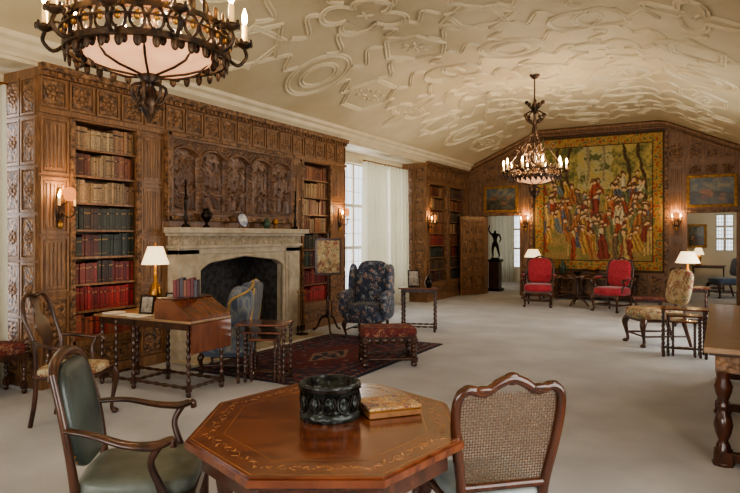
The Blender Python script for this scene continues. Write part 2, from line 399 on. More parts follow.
mb.prism(prof,YB,YF,CREAM,R)
mb.prism([(XR-(x-XL),z) for x,z in prof],YB,YF,CREAM,R)
mb.obj('trim_2')
# far wall
mb=MB(); mb.M=WF
D1=(-5.66,-4.68); D2=(-.68,.33); DH=2.15
for a,b in ((-6.95,D1[0]),(D1[1],D2[0]),(D2[1],XR+.2)): mb.box(a,b,-.25,0,0,3.4,WOOD)
for a,b in (D1,D2): mb.box(a,b,-.25,0,DH,3.4,WOOD)
gx=[-6.3+i*7.4/60 for i in range(61)]
mb.prism([(-6.3,3.4)]+[(x,ceil(x)+.05) for x in gx]+[(1.1,3.4)],-.25,0,WOOD,Matrix(((1,0,0),(0,0,1),(0,1,0))))
mb.tube([(x,.03,ceil(x)-.05) for x in gx],.06,WOOD,6); mb.tube([(x,.03,ceil(x)-.17) for x in gx],.03,WOOD,6)
for c0,c1 in ((-4.66,-4.36),(-1.1,-.74)):
    linen(mb,c0,c1,.95,2.1); linen(mb,c0,c1,2.15,3.3); panel(mb,c0,c1,.14,.9); panel(mb,c0,c1,3.33,ceil(c0)-.35 if c0<CX else ceil(c1)-.35,0,.02,None,True)
    mb.box(c1-.04,c1+.04,0,.06,0,4.1,WOODC) if c0<CX else mb.box(c0-.06,c0+.02,0,.06,0,4.1,WOODC)
for a,b in (D1,D2):
    for u in (a-.06,b): mb.box(u,u+.06,0,.04,0,DH,WOOD)
    mb.box(a-.08,b+.08,0,.06,DH,DH+.07,WOODC)
    k=3; w=(b-a)/k
    for i in range(k): panel(mb,a+i*w+.01,a+(i+1)*w-.01,3.02,3.3,0,.02,None,True)
for a in (-6.1,-5.9): linen(mb,a,a+.17,2.2,3.2)
for a in (.42,.64): linen(mb,a,a+.2,.14,3.2)
mb.box(-6.15,D1[0],0,.04,3.33,3.4,WOODC)
for i in range(9): panel(mb,-4.3+i*.35,-4.3+i*.35+.33,.14,.66)
for x in (-5.6,-5.25,-4.95,-.65,-.3,.0): panel(mb,x,x+.28,3.42,ceil(x if x<CX else x+.28)-.2,0,.02)
mb.obj('wall_far')
mb=MB()
for y0,y1 in ((YB-.2,.5),(3.5,9.0),(12.5,YF+.25)): mb.box(XR,XR+.2,y0,y1,0,3.6,WOOD)
for y0,y1 in ((.5,3.5),(9.0,12.5)): mb.box(XR,XR+.2,y0,y1,0,.5,WOOD); mb.box(XR,XR+.2,y0,y1,3.1,3.6,WOOD)
mb.obj('wall_right')
mb=MB()
for x0,x1 in ((-6.95,-5.4),(-3.3,-2.1),(0,XR+.2)): mb.box(x0,x1,YB-.2,YB,0,4.6,WOOD)
for x0,x1 in ((-5.4,-3.3),(-2.1,0)): mb.box(x0,x1,YB-.2,YB,0,.5,WOOD); mb.box(x0,x1,YB-.2,YB,3.1,4.6,WOOD)
mb.obj('wall_back')
def window(name,p0,p1,z0,z1,nm,nz,thick=.05):
    mb=MB(); p0=Vector(p0);p1=Vector(p1); d=(p1-p0); L=d.length; yaw=math.atan2(d.y,d.x)
    for i in range(nm+1):
        u=L*i/nm; mb.box(max(0,u-.035),min(L,u+.035),-thick/2,thick/2,z0,z1,WHITEW)
    for j in range(nz+1):
        z=z0+(z1-z0)*j/nz; mb.box(0,L,-thick/2+.005,thick/2-.005,max(z0,z-.03),min(z1,z+.03),WHITEW)
    for i in range(nm*3):
        u=L*i/(nm*3); mb.box(u-.006,u+.006,-.006,.006,z0,z1,WHITEW)
    for j in range(nz*3):
        z=z0+(z1-z0)*j/(nz*3); mb.box(0,L,-.006,.006,z-.006,z+.006,WHITEW)
    return mb.obj(name,(p0.x,p0.y,0),yaw)
window('window_1',(XL-.72,.9,0),(XL-.72,3.84,0),.45,3.15,4,3)
window('window_2',(XL-.72,9.85,0),(XL-.72,13.5,0),.45,3.15,5,3)
window('window_3',(XR+.1,.5,0),(XR+.1,3.5,0),.5,3.1,4,3)  # unseen right wall: openings put in to let the fill lights through
window('window_4',(XR+.1,9.0,0),(XR+.1,12.5,0),.5,3.1,4,3)
window('window_5',(-5.4,YB-.1,0),(-3.3,YB-.1,0),.5,3.1,3,3)  # behind the camera: openings put in for the back fill lights
window('window_6',(-2.1,YB-.1,0),(0,YB-.1,0),.5,3.1,3,3)
def curtain(name,y0,y1,x,z0,z1,amp=.05):
    mb=MB(); n=int((y1-y0)/.018); vs=[];fs=[]
    for i in range(n+1):
        y=y0+(y1-y0)*i/n
        for j,z in enumerate((z0,(z0+z1)/2,z1)):
            k=(1.2,1,.7)[j]; vs.append((x+amp*k*sin(y*42+1.2*sin(y*7)+.2*j),y,z))
    for i in range(n):
        for j in range(2): fs.append((i*3+j,(i+1)*3+j,(i+1)*3+j+1,i*3+j+1))
    mb.add(vs,fs,CURT,True); mb.tube([(x,y0-.03,z1+.01),(x,y1+.03,z1+.01)],.02,BRASS)
    return mb.obj(name)
curtain('sheer_curtain',1.3,3.75,XL-.45,.02,3.2,.06)
curtain('sheer_curtain',11.35,12.35,XL-.45,.02,3.2,.07)
curtain('sheer_curtain',12.45,13.42,XL-.45,.02,3.2,.07)
curtain('sheer_curtain',9.95,10.4,XL-.45,.02,3.2)

# room beyond
mb=MB()
mb.box(-9,-7.0,21,21.2,0,3,WALLC); mb.box(-7.0,-6.0,21,21.2,0,.5,WALLC); mb.box(-7.0,-6,21,21.2,2.5,3,WALLC)
mb.box(-6.0,-.12,21,21.2,0,3,WALLC); mb.box(-.12,.36,21,21.2,0,1.15,WALLC); mb.box(-.12,.36,21,21.2,2.25,3,WALLC); mb.box(.36,3,21,21.2,0,3,WALLC)
mb.box(-9.2,-9,YF+.25,21.2,0,3,WALLC); mb.box(3,3.2,YF+.25,21.2,0,3,WALLC)
mb.box(-2.9,-2.7,YF+.25,21,0,3,WALLC)
mb.obj('wall_beyond')
mb=MB(); mb.box(-9.2,3.2,YF+.25,21.2,3,3.1,PLAS); mb.obj('ceiling_beyond')
window('window_7',(-7.0,21.1,0),(-6.0,21.1,0),.5,2.5,2,3); window('window_8',(-.12,21.1,0),(.36,21.1,0),1.15,2.25,2,3)
mb=MB()
mb.box(0,.87,-.025,.025,.01,2.13,WOOD)
for s in (1,-1):
    mb.M=Matrix(((1,0,0,0),(0,s,0,0),(0,0,1,0),(0,0,0,1)))
    for j in range(4):
        for i in range(2): panel(mb,.05+i*.4,.42+i*.4,.1+j*.5,.57+j*.5,.025,.03,None,True)
mb.M=Matrix.Identity(4); mb.lathe([(.0,0),(.02,.01),(.028,.03),(.02,.05),(0,.055)],(.82,.03,1.0),BRASS,10,RX(-90))
mb.obj('door_1',(-5.66,YF-.07,0),math.atan2(-.72,-.38))

# ---------------------------------------------------------------- books & shelves
PAL=[[(150,112,80),(164,132,96),(112,78,56),(168,144,110)],[(144,94,66),(124,74,52),(164,136,102),(106,64,46)],
 [(148,112,84),(120,68,56),(164,136,102)],[(76,60,52),(66,68,58),(90,50,46),(98,82,64)],[(56,70,60),(68,86,74),(94,46,44),(50,58,52)],
 [(116,44,46),(136,54,52),(84,38,38),(64,46,44)],[(142,40,44),(158,50,50),(124,36,40)],[(140,54,50),(116,46,42),(158,92,74)]]
def bookcase(a,b,seed,pal):
    rnd=random.Random(seed)
    sh=MB(); sh.M=WL; sh.box(a,b,-.34,-.33,.45,2.87,WOOD)
    n=8; H=(2.87-.45)/n
    for j in range(n): sh.box(a,b,-.33,-.015,.45+j*H-.012,.45+j*H+.012,WOOD)
    sh.obj('bookshelf')
    bk=MB(); bk.M=WL
    for j in range(n):
        z=.45+j*H+.013; u=a+.01; p=pal[(n-1-j)%len(pal)]; c=rnd.choice(p); hh=.22; left=0
        while u<b-.045:
            if left<=0: c=rnd.choice(p); hh=rnd.uniform(.215,.268); w=rnd.uniform(.024,.042); left=rnd.randint(3,8)
            left-=1
            k=rnd.uniform(.75,1.15); col=C(*[min(255,q*k) for q in c]); h2=hh+rnd.uniform(-.004,.004); d=rnd.uniform(-.06,-.045)
            bk.box(u,u+w-.002,-.26,d,z,z+h2,BOOKM,col)
            g=C(160,126,74) if rnd.random()<.6 else C(40,24,20)
            bk.box(u+.002,u+w-.004,d,d+.0015,z+h2*.74,z+h2*.8,BOOKM,g)
            bk.box(u+.002,u+w-.004,d,d+.0015,z+h2*.12,z+h2*.14,BOOKM,g)
            u+=w
    bk.obj('books')
bookcase(*BK[0],1,PAL); bookcase(*BK[1],2,[PAL[1],PAL[0],PAL[2],PAL[1],PAL[3],PAL[4],PAL[5],PAL[6]])
bookcase(*B2[0],3,[PAL[1],PAL[0],PAL[2],PAL[1],PAL[5],PAL[4],PAL[3],PAL[3]]); bookcase(*B2[1],4,[PAL[3],PAL[1],PAL[3],PAL[0],PAL[1],PAL[5],PAL[3],PAL[3]])

# ---------------------------------------------------------------- fireplace
mb=MB(); mb.M=WL
J0,J1,K0,K1=5.56,5.92,7.78,8.14
for a,b in ((J0,J1),(K0,K1)):
    mb.box(a,b,.0,.2,0,1.42,STONE); mb.box(a-.03,b+.03,0,.25,0,.16,STONE); mb.box(a+.06,b-.06,.2,.215,.25,1.3,STONE)
mb.box(J0,K1,0,.2,1.36,1.47,STONE)
WLR=Matrix(((1,0,0),(0,0,1),(0,1,0)))
for s in (0,1):
    arc=[(J1+.02+.3*t,1.16+.11*math.sin(t*pi/2)) for t in [i/8 for i in range(9)]]
    pts=[(J1,1.37),(J1,1.16)]+arc+[(6.85,1.335),(6.85,1.37)]
    if s: pts=[(J1+K0-x,z) for x,z in pts]
    mb.prism(pts,.02,.17,STONE,WLR)
    path=[(J1+.02,.16,0.16),(J1+.02,.16,1.14)]+[(x,.16,z) for x,z in arc[1:]]+[(6.85,.16,1.335)]
    if s: path=[(J1+K0-x,n,z) for x,n,z in path]
    mb.tube(path,.03,STONE,8); 
mb.box(J0-.03,K1+.03,0,.24,1.44,1.48,STONE)
mb.box(J0,K1,0,.22,1.48,1.6,STONEC)
for i in range(22): 
    u=J0+.06+i*(K1-J0-.12)/21; mb.tube([(u-.045,.22,1.49),(u-.04,.225,1.55),(u,.23,1.585),(u+.04,.225,1.55),(u+.045,.22,1.49)],.008,STONE,5)
mb.box(J0-.04,K1+.04,0,.27,1.6,1.64,STONE); mb.box(J0-.08,K1+.08,0,.33,1.64,1.71,STONE)
mb.box(5.9,5.94,-.6,.02,0,1.35,SOOT); mb.box(7.76,7.8,-.6,.02,0,1.35,SOOT)
mb.box(J0-.1,K1+.1,0.2,.62,0,.035,STONE); mb.box(5.92,7.78,-.6,.2,0,.03,SOOT)
mb.obj('stone_fireplace',bevel=.006)
mb=MB(); mb.M=WL
for u in (6.4,7.3):
    mb.tube([(u,-.35,.16),(u,-.05,.16)],.012,IRON); mb.tube(smooth([(u-.09,.0,.045),(u-.05,-.02,.12),(u,-.03,.15),(u+.05,-.02,.12),(u+.09,0,.045)]),.013,IRON)
    mb.lathe([(.02,.14),(.03,.18),(.015,.24),(.03,.32),(.018,.4),(.035,.5),(.045,.55),(.03,.6),(.008,.68)],(u,-.03,0),IRON,12)
    mb.box(u-.01,u+.01,-.37,-.34,.031,.17,IRON)
mb.obj('andirons')
mb=MB(); mb.M=WL
for k,(z,n) in enumerate(((.235,-.15),(.235,-.29),(.345,-.22))): mb.tube([(6.3,n,z),(6.8,n+.02,z+.01),(7.4,n-.01,z)],[.055,.06,.05],LOG,10)
mb.obj('firewood_logs')
mb=MB(); mb.lathe([(.1,0),(.1,.02),(.03,.03)],(0,0,.0),IRON,14); mb.tube([(0,0,.03),(0,0,.7)],.01,IRON)
mb.tube([(-.09,0,.62),(.09,0,.62)],.008,IRON)
for x in (-.08,0.0,.08): mb.tube([(x,.02,.06),(x,.02,.66)],.006,BRASS); mb.ell((x,.02,.68),(.014,.014,.03),BRASS); mb.ell((x,.02,.1),(.03,.01,.05),IRON,.6)
mb.obj('fireplace_tool_set',(XL+.38,7.96,.036),pi/2)
def turned_obj(name,prof,loc,m,seg=18): 
    mb=MB(); mb.lathe(prof,(0,0,0),m,seg); return mb.obj(name,loc)
MZ=1.712; MX=XL+.2
URN=[(.05,0),(.05,.02),(.02,.04),(.02,.07),(.07,.13),(.075,.18),(.04,.22),(.05,.24),(.0,.26)]
turned_obj('bronze_urn',URN,(MX,6.05,MZ),BRONZE)
mb=MB(); mb.lathe([(.0,.0),(.09,.012),(.1,.02),(.09,.022),(0,.01)],(0,0,.11),VASEB,20,RY(75)); mb.tube([(-.03,-.05,0),(0.0,0,.06),(-.03,.05,0)],.006,WOODD); mb.obj('china_plate_on_stand',(MX,6.75,MZ))
turned_obj('ginger_jar',[(.035,0),(.06,.05),(.06,.1),(.03,.13),(.035,.14),(.0,.17)],(MX,7.3,MZ),VASEG)
turned_obj('small_gilt_urn',[(a*.7,b*.6) for a,b in URN],(MX,7.5,MZ),BRASS)
for y in (5.68,8.02): turned_obj('mantel_candlestick',[(.06,0),(.06,.02),(.015,.05),(.03,.12),(.012,.2),(.025,.3),(.012,.34),(.03,.37),(.012,.38),(.012,.6),(.0,.62)],(MX,y,MZ),BRONZE)

# ---------------------------------------------------------------- tapestry & pictures
rt=random.Random(5); TF=[]
PR=[(176,72,56),(96,106,124),(206,172,112),(216,200,160),(122,124,84),(186,118,76),(150,58,56),(204,158,92),(128,104,78),(120,132,134)]
for i in range(130):
    y=rt.uniform(.07,.58); TF.append((rt.uniform(.09,.91),y,rt.uniform(.12,.2)*(1.25-y),rt.uniform(.02,.045),C(*rt.choice(PR)),rt.uniform(-.05,.05),rt.random()))
TF.sort(key=lambda f:-f[1])
G1,G2,G3=C(104,106,62),C(190,166,100),C(138,130,78)
def lerp(a,b,t): t=max(0,min(1,t)); return tuple(a[i]*(1-t)+b[i]*t for i in range(3))+(1,)
NZ=lambda x,y,z:noise.noise(Vector((x,y,z)))
def tap(a,b):
    e=min(a*3.16,(1-a)*3.16,b*3.4,(1-b)*3.4)
    if e<.05: return C(84,64,42)
    if e<.26:
        v=NZ(a*44,b*46,3)
        return C(172,84,60) if v>.3 else (C(104,112,72) if v<-.25 else lerp(C(200,162,92),C(150,114,66),.5+v))
    if e<.29: return C(92,68,42)
    wa=a+.018*NZ(a*14,b*14,7)+.006*NZ(a*50,b*50,8); wb=b+.02*NZ(a*14,b*14,9)
    n=NZ(a*14,b*15,1)+.6*NZ(a*45,b*48,2)
    base=lerp(G1,G2,.5+n*1.1) if b>.5 else lerp(G3,C(176,142,92),.5+n)
    if b>.6 and .36<wa<.62: base=lerp(C(204,192,146),base,.35+abs(n)*1.5)
    if wb>.66 and (abs(wa-.44)<.008 or abs(wa-.56)<.008): base=C(150,134,100)
    for tx in (.22,.3,.72,.84):
        if b>.5 and abs(wa-tx-.03*sin(b*11+tx*9))<.012: base=C(86,66,42)
    col=base
    for cx,fb,fh,w,cc,ln,rr in TF:
        t=(wb-fb)/fh
        if -.02<t<1.2:
            dx=wa-cx-ln*t
            if t<.82 and abs(dx)<w*(1.15-.6*t)*(1-.3*abs(sin(t*7+rr*6))):
                k=.8+.35*sin(dx*220+t*5+rr*6)+.35*NZ(a*60,b*60,rr*20); k=max(.3,k); col=lerp((cc[0]*k,cc[1]*k,cc[2]*k,1),base,.12)
            dz=(t-.92)*fh*1.07
            if dx*dx+dz*dz<.00016: col=C(216,178,134)
            elif dx*dx+(dz-.008)**2<.00036 and dz>0: col=C(110,76,52)
    return col
painted('figural_tapestry',(-4.31,YF-.05,.7),(3.16,0,0),(0,0,3.46),260,280,tap,PAINTM,lambda a,b:.008*sin(a*40+b*3))
mb=MB(); mb.tube([(-4.36,YF-.05,4.185),(-1.1,YF-.05,4.185)],.018,WOODD); mb.obj('tapestry_rod')
def picture(name,xc,zc,w,h,seed,yy=YF):
    rp=random.Random(seed); B=[(rp.uniform(.2,.8),rp.uniform(.2,.6),rp.uniform(.05,.14),rp.uniform(.04,.1),C(*rp.choice([(150,100,60),(176,146,104),(110,60,44),(90,80,60)]))) for _ in range(9)]
    def fn(a,b):
        n=NZ(a*7+seed,b*5,0)
        col=lerp(C(40,36,28),C(86,80,56),.5+n) if b<.5+.15*n else lerp(C(74,88,92),C(140,128,100),.4+n)
        for x,y,rx,ry,c in B:
            if ((a-x)/rx)**2+((b-y)/ry)**2<1+n: col=lerp(c,col,.2)
        return col
    e=MB(); f=.07
    for q in ((-w/2,w/2,-h/2,-h/2+f),(-w/2,w/2,h/2-f,h/2),(-w/2,-w/2+f,-h/2+f,h/2-f),(w/2-f,w/2,-h/2+f,h/2-f)): e.box(q[0],q[1],-.05,0,q[2],q[3],GOLDF)
    e.box(-w/2,w/2,-.012,0,-h/2,h/2,WOODD); o=e.obj(name,(xc,yy-.03,zc),bevel=.012)
    p=painted('canvas',(xc-w/2+f,yy-.05,zc-h/2+f),(w-2*f,0,0),(0,0,h-2*f),60,40,fn,OILM); parent(p,o)
picture('framed_oil_painting',-5.2,2.6,.95,.72,1); picture('framed_oil_painting',-.17,2.65,1.04,.76,9)
picture('framed_oil_painting',-.62,1.6,.55,.7,4,21)
def rug(a,b):
    x=a*2.0;y=b*3.1; e=min(x,2-x,y,3.1-y); N=C(46,46,66);R1=C(116,50,54);CR=C(160,130,112)
    v=NZ(x*9,y*9,0)+.6*NZ(x*22,y*22,4)
    if e<.05: return N
    if e<.09: return CR if sin((x+y)*70)>0 else R1
    if e<.34:
        s=sin(x*22)*sin(y*22); return CR if s>.72 else (C(124,56,60) if s<-.35 or v>.35 else N)
    if e<.38: return CR if sin((x-y)*70)>.2 else N
    d=abs(x-1)/.62+abs(y-1.55)/1.15
    if d<.35: return N if v<.15 else CR
    if d<.42: return CR
    if d<1: return R1 if v<.3 else (CR if v>.55 else N)
    return C(74,54,72) if v<.22 else C(138,82,82)
RG=painted('persian_rug',(-5.5,5.3,.014),(1.95,0,0),(0,3.1,0),130,200,rug,RUGM)
so=RG.modifiers.new('thickness','SOLIDIFY'); so.thickness=.012; so.offset=-1

# ---------------------------------------------------------------- light fixtures
CH=27
def chandelier(name,loc):
    mb=MB(); R0=.43
    for z in (-.085,.06): mb.ring(R0-.012,R0+.014,z-.016,z+.016,IRON,seg=56); 
    mb.ring(R0-.03,R0+.03,-.005,.005,IRON,seg=56)
    n=30
    for i in range(n):
        a=2*pi*i/n; Rm=Matrix.Rotation(a,3,'Z')
        mb.tube([Rm@Vector((R0+.006*cos(3*t),.038*cos(t),-.01+.058*sin(t))) for t in [2*pi*k/12 for k in range(12)]],.009,IRON,5,True)
        mb.ell(Rm@Vector((R0,0,.1)),(.009,.026,.046),IRON,1,Rm,6,6)
        mb.ell(Rm@Vector((R0,0,-.12)),(.009,.024,.038),IRON,1,Rm,6,6)
        mb.ell(Rm@Vector((R0+.012,0,-.004)),(.012,.018,.026),BRASS,1,Rm,6,5)
    mb.lathe([(.35,-.06),(.34,-.1),(.28,-.14),(.2,-.165),(.09,-.185),(.02,-.19)],(0,0,0),ALAB,40)
    mb.ring(.34,.37,-.075,-.045,IRON,seg=56)
    for i in range(24):
        Rm=Matrix.Rotation(2*pi*i/24,3,'Z'); mb.ell(Rm@Vector((.365,0,-.095)),(.02,.02,.03),IRON,1,Rm,6,5)
    for i in range(8):
        Rm=Matrix.Rotation(2*pi*i/8,3,'Z')
        mb.tube([Rm@Vector(p) for p in ((.36,0,-.06),(.285,0,-.148),(.2,0,-.175),(.05,0,-.2))],.007,IRON,6)
        mb.tube([Rm@Vector(p) for p in ((.36,0,-.06),(.43,0,-.07))],.011,IRON,5)
    mb.lathe([(.02,-.18),(.07,-.2),(.03,-.24),(.025,-.28),(.06,-.32),(.055,-.37),(.03,-.42),(.008,-.46)],(0,0,0),IRON,14)
    for i in range(6):
        Rm=Matrix.Rotation(2*pi*i/6,3,'Z'); mb.tube(smooth([Rm@Vector(p) for p in ((.03,0,-.24),(.09,0,-.26),(.08,0,-.33),(.05,0,-.36),(.08,0,-.38))],3),.01,IRON,5)
    for i in range(10):
        Rm=Matrix.Rotation(2*pi*(i+.3)/10,3,'Z'); q=lambda x,z:Rm@Vector((x,0,z))
        mb.tube(smooth([q(.43,-.06),(q(.49,-.1)),q(.54,-.05),q(.53,.0)],4),.011,IRON,6)
        mb.tube(smooth([q(.44,.05),q(.48,.06),q(.49,.02),q(.465,.01)],4),.008,IRON,5)
        c=q(.53,-.03); mb.lathe([(.012,.03),(.045,.05),(.048,.06),(.02,.055),(.02,.075)],c,IRON,12)
        for k in range(5): mb.ell(c+Vector((.045*cos(k*1.257),.045*sin(k*1.257),.065)),(.012,.012,.02),IRON,1,None,5,4)
        mb.lathe([(.016,.07),(.016,.17),(.012,.175)],c,CANDLE,10)
        mb.lathe([(.008,.175),(.017,.2),(.015,.23),(.003,.27)],c,BULB,8)
    for i in range(5):
        Rm=Matrix.Rotation(2*pi*i/5,3,'Z'); q=lambda x,z:Rm@Vector((x,0,z))
        mb.tube(smooth([q(.43,.06),q(.4,.2),q(.27,.38),q(.16,.55),q(.05,.72),q(.04,.8)],5),.009,IRON,6)
        mb.tube(smooth([q(.27,.38),q(.34,.42),q(.33,.5),q(.27,.48),q(.29,.44)],4),.009,IRON,5)
        mb.tube(smooth([q(.03,.85),q(.13,.9),q(.17,1.0),q(.1,1.06),q(.04,1.1),q(.12,1.18),q(.16,1.25)],4),.014,IRON,6)
        for z,r in ((.12+.8,.11),(1.0,.16),(1.22,.14)): mb.ell(q(r,z),(.04,.028,.038),IRON,1,Rm,6,5)
        mb.tube(smooth([q(.02,.15),q(.12,.22),q(.13,.34),q(.04,.42),q(.09,.52)],4),.012,IRON,6)
        for z,r in ((.22,.13),(.34,.14),(.52,.1)): mb.ell(q(r,z),(.03,.02,.035),IRON,1,Rm,6,5)
    H=ceil(loc[0])-loc[2]
    mb.lathe([(.02,-.18),(.02,.05),(.05,.1),(.03,.16),(.015,.2),(.045,.3),(.015,.4),(.015,.65),(.05,.72),(.03,.8),(.05,.86),(.02,.95),(.03,1.08),(.06,1.16),(.02,1.25),(.012,1.3),(.012,H-.08),(.05,H-.06),(.09,H-.01),(.09,H)],(0,0,0),IRON,14)
    o=mb.obj(name,loc)
    for i in range(4):
        l=bpy.data.lights.new('bulb_light','POINT'); l.energy=CH; l.color=(1,.8,.56); l.shadow_soft_size=.04
        lo=bpy.data.objects.new('bulb_light',l); bpy.context.scene.collection.objects.link(lo)
        a=2*pi*(i+.3)/4; lo.location=(.3*cos(a),.3*sin(a),.22); lo.parent=o
    return o
chandelier('wrought_iron_chandelier',(-2.8,2.4,2.70)); chandelier('wrought_iron_chandelier',(-2.8,10.7,2.69))
def sconce(loc,yaw,e=5):
    mb=MB(); mb.ell((.015,0,0),(.014,.055,.17),IRON,.8); mb.ell((.02,0,.17),(.014,.03,.05),BRASS); mb.ell((.02,0,-.18),(.014,.03,.05),BRASS)
    for s in (-1,1):
        mb.tube(smooth([(.02,0,-.04),(.08,s*.05,-.1),(.13,s*.09,-.06),(.13,s*.09,.0)],4),.009,IRON,6)
        mb.lathe([(.01,0),(.035,.012),(.012,.02)],(.13,s*.09,0),IRON,10); mb.lathe([(.012,.015),(.012,.1)],(.13,s*.09,0),CANDLE,8)
        mb.lathe([(.006,.1),(.013,.12),(.002,.165)],(.13,s*.09,0),BULB,8)
    mb.ell((.175,0,.14),(.008,.075,.075),SHADE,.7)
    mb.tube([(.02,0,.02),(.17,0,.07)],.006,IRON,5)
    o=mb.obj('wall_sconce',loc,yaw)
    l=bpy.data.lights.new('sconce_light','POINT'); l.energy=e; l.color=(1,.66,.36); l.shadow_soft_size=.03
    lo=bpy.data.objects.new('sconce_light',l); bpy.context.scene.collection.objects.link(lo); lo.location=(.12,0,.2); lo.parent=o
for p in ((XL+.03,4.06,1.9),(XL+.03,9.6,1.9),(XL+.03,13.6,1.9)): sconce(p,0,5)
for p in ((-4.52,YF-.04,1.95),(-.9,YF-.04,1.95)): sconce(p,-pi/2,9)
def table_lamp(loc,base,h=.75,r=.17,e=10):
    mb=MB(); mb.lathe([(.08,0),(.08,.02),(.03,.05),(.065,.12),(.075,.2),(.05,.28),(.018,.33),(.012,h-.1)],(0,0,0),base,18)
    mb.lathe([(r,h-.2),(r*.94,h-.17),(r*.55,h),(r*.53,h),(r*.92,h-.17),(r*.98,h-.2)],(0,0,0),SHADEW,24)
    mb.lathe([(.006,h-.1),(.006,h+.02),(.014,h+.03),(0,h+.05)],(0,0,0),BRASS,8)
    o=mb.obj('table_lamp',loc); l=bpy.data.lights.new('lamp_light','POINT'); l.energy=e; l.color=(1,.78,.5); l.shadow_soft_size=.03
    lo=bpy.data.objects.new('lamp_light',l); bpy.context.scene.collection.objects.link(lo); lo.location=(0,0,h-.26); lo.parent=o

# ---------------------------------------------------------------- furniture
def bobbin_table(name,loc,yaw,w,d,h,m=WOODD,top=None,n=6,r=.022,over=.04,shelf=False):
    mb=MB(); mb.box(-w/2,w/2,-d/2,d/2,h-.025,h,top or m)
    a=w/2-over-r; b=d/2-over-r
    mb.box(-a,a,-b,b,h-.085,h-.025,m)
    for sx in (-1,1):
        for sy in (-1,1): mb.bobbin(sx*a,sy*b,0,h-.03,r,m,n)
    for s in (-1,1):
        mb.hbobbin((-a,s*b,.09),(a,s*b,.09),r*.75,m,5); mb.hbobbin((s*a,-b,.09),(s*a,b,.09),r*.75,m,4)
    if shelf: mb.box(-a,a,-b,b,.3,.315,m)
    return mb.obj(name,loc,yaw,bevel=.004)
def nest(loc,yaw):
    mb=MB()
    for w,d,h,r in ((.56,.38,.64,.02),(.44,.27,.55,.017),(.32,.2,.47,.014)):
        mb.box(-w/2,w/2,-d/2,d/2,h-.02,h,MAHO); a=w/2-.03; b=d/2-.03
        for sx in (-1,1):
            for sy in (-1,1): mb.bobbin(sx*a,sy*b,0,h-.02,r,WOODD,8,.04)
        mb.hbobbin((-a,b,.08),(a,b,.08),r*.8,WOODD,6)
        for s in (-1,1): mb.hbobbin((s*a,-b,.08),(s*a,b,.08),r*.8,WOODD,4)
    mb.obj('nesting_tables',loc,yaw,bevel=.003)
# octagonal centre table
mb=MB(); R8=.625; SY=1.2
def octo(r,o=22.5): return [(r*cos(math.radians(o+45*i)),SY*r*sin(math.radians(o+45*i))) for i in range(8)]
mb.prism(octo(R8),.725,.752,MAHO); mb.prism(octo(R8-.012),.752,.76,MAHO); mb.prism(octo(R8-.015),.712,.725,MAHO2)
mb.prism(octo(R8-.07),.62,.712,MAHO2)
def octband(r0,r1,z,m):
    A=octo(r0);B=octo(r1)
    for i in range(8):
        j=(i+1)%8; mb.add([(*A[i],z),(*A[j],z),(*B[j],z),(*B[i],z)],[(0,1,2,3) if r0>r1 else (3,2,1,0)],m)
octband(.600,.596,.7606,INLAY); octband(.47,.467,.7606,INLAY)
o8=octo(.535)
for i in range(8):
    p=Vector(o8[i]);q=Vector(o8[(i+1)%8]); ang=math.degrees(math.atan2((q-p).y,(q-p).x))
    for k in range(9):
        c=p.lerp(q,(k+.5)/9); dd=.018*sin(k*2.2); nn=Vector((-(q-p).y,(q-p).x)).normalized()
        mb.ell((c.x+nn.x*dd,c.y+nn.y*dd,.7604),(.018,.005,.0008),INLAY,1,RZ(ang+40*(1 if k%2 else -1)),8,4)
    for k in range(24):
        c=p.lerp(q,k/24)+Vector((-(q-p).y,(q-p).x)).normalized()*.014*sin(k*1.05); mb.ell((c.x,c.y,.7604),(.01,.0016,.0007),INLAY,1,RZ(ang+40*cos(k*1.05)),6,4)
for i in range(8):
    a=math.radians(22.5+45*i); x,y=.46*cos(a),SY*.46*sin(a)
    if i%2==0:
        mb.lathe([(.03,0),(.045,.03),(.03,.07),(.024,.1),(.045,.16),(.05,.26),(.03,.34),(.022,.38),(.035,.42),(.03,.5),(.04,.56),(.045,.62)],(x,y,0),MAHO2,14)
        mb.tube([(x,y,.12),(0,0,.12)],.022,MAHO2)
mb.lathe([(.06,.1),(.08,.13),(.05,.18),(.02,.24)],(0,0,0),MAHO2,14)
mb.obj('octagonal_table',(-1.56,2.36,0),TH,bevel=.003)
mb=MB(); mb.lathe([(.138,0),(.142,.012),(.142,.03),(.132,.035),(.132,.13),(.142,.135),(.143,.158),(.138,.162),(.128,.162),(.126,.05),(0,.05)],(0,0,0),GREENB,40)
for i in range(12):
    a=2*pi*i/12; Rm=Matrix.Rotation(a,3,'Z'); mb.ell(Rm@Vector((.134,0,.082)),(.01,.022,.034),GREENB,1,Rm,8,6)
    mb.tube([Rm@Vector((.134,.034*cos(t)+.0,.082+.042*sin(t))) for t in [2*pi*k/10 for k in range(10)]],.004,BRONZE,5,True)
mb.ring(.1315,.1465,.138,.15,BRONZE,seg=40); mb.obj('embossed_planter_drum',(-1.58,2.4,.762))
mb=MB(); mb.box(-.13,.13,-.1,.1,0,.034,BOXS); mb.box(-.133,.133,-.103,.103,.026,.032,BRASS); mb.box(-.131,.131,-.101,.101,.034,.048,QUILT)
mb.obj('patterned_flat_box',(-1.38,2.6,.762),TH+.35,bevel=.003)

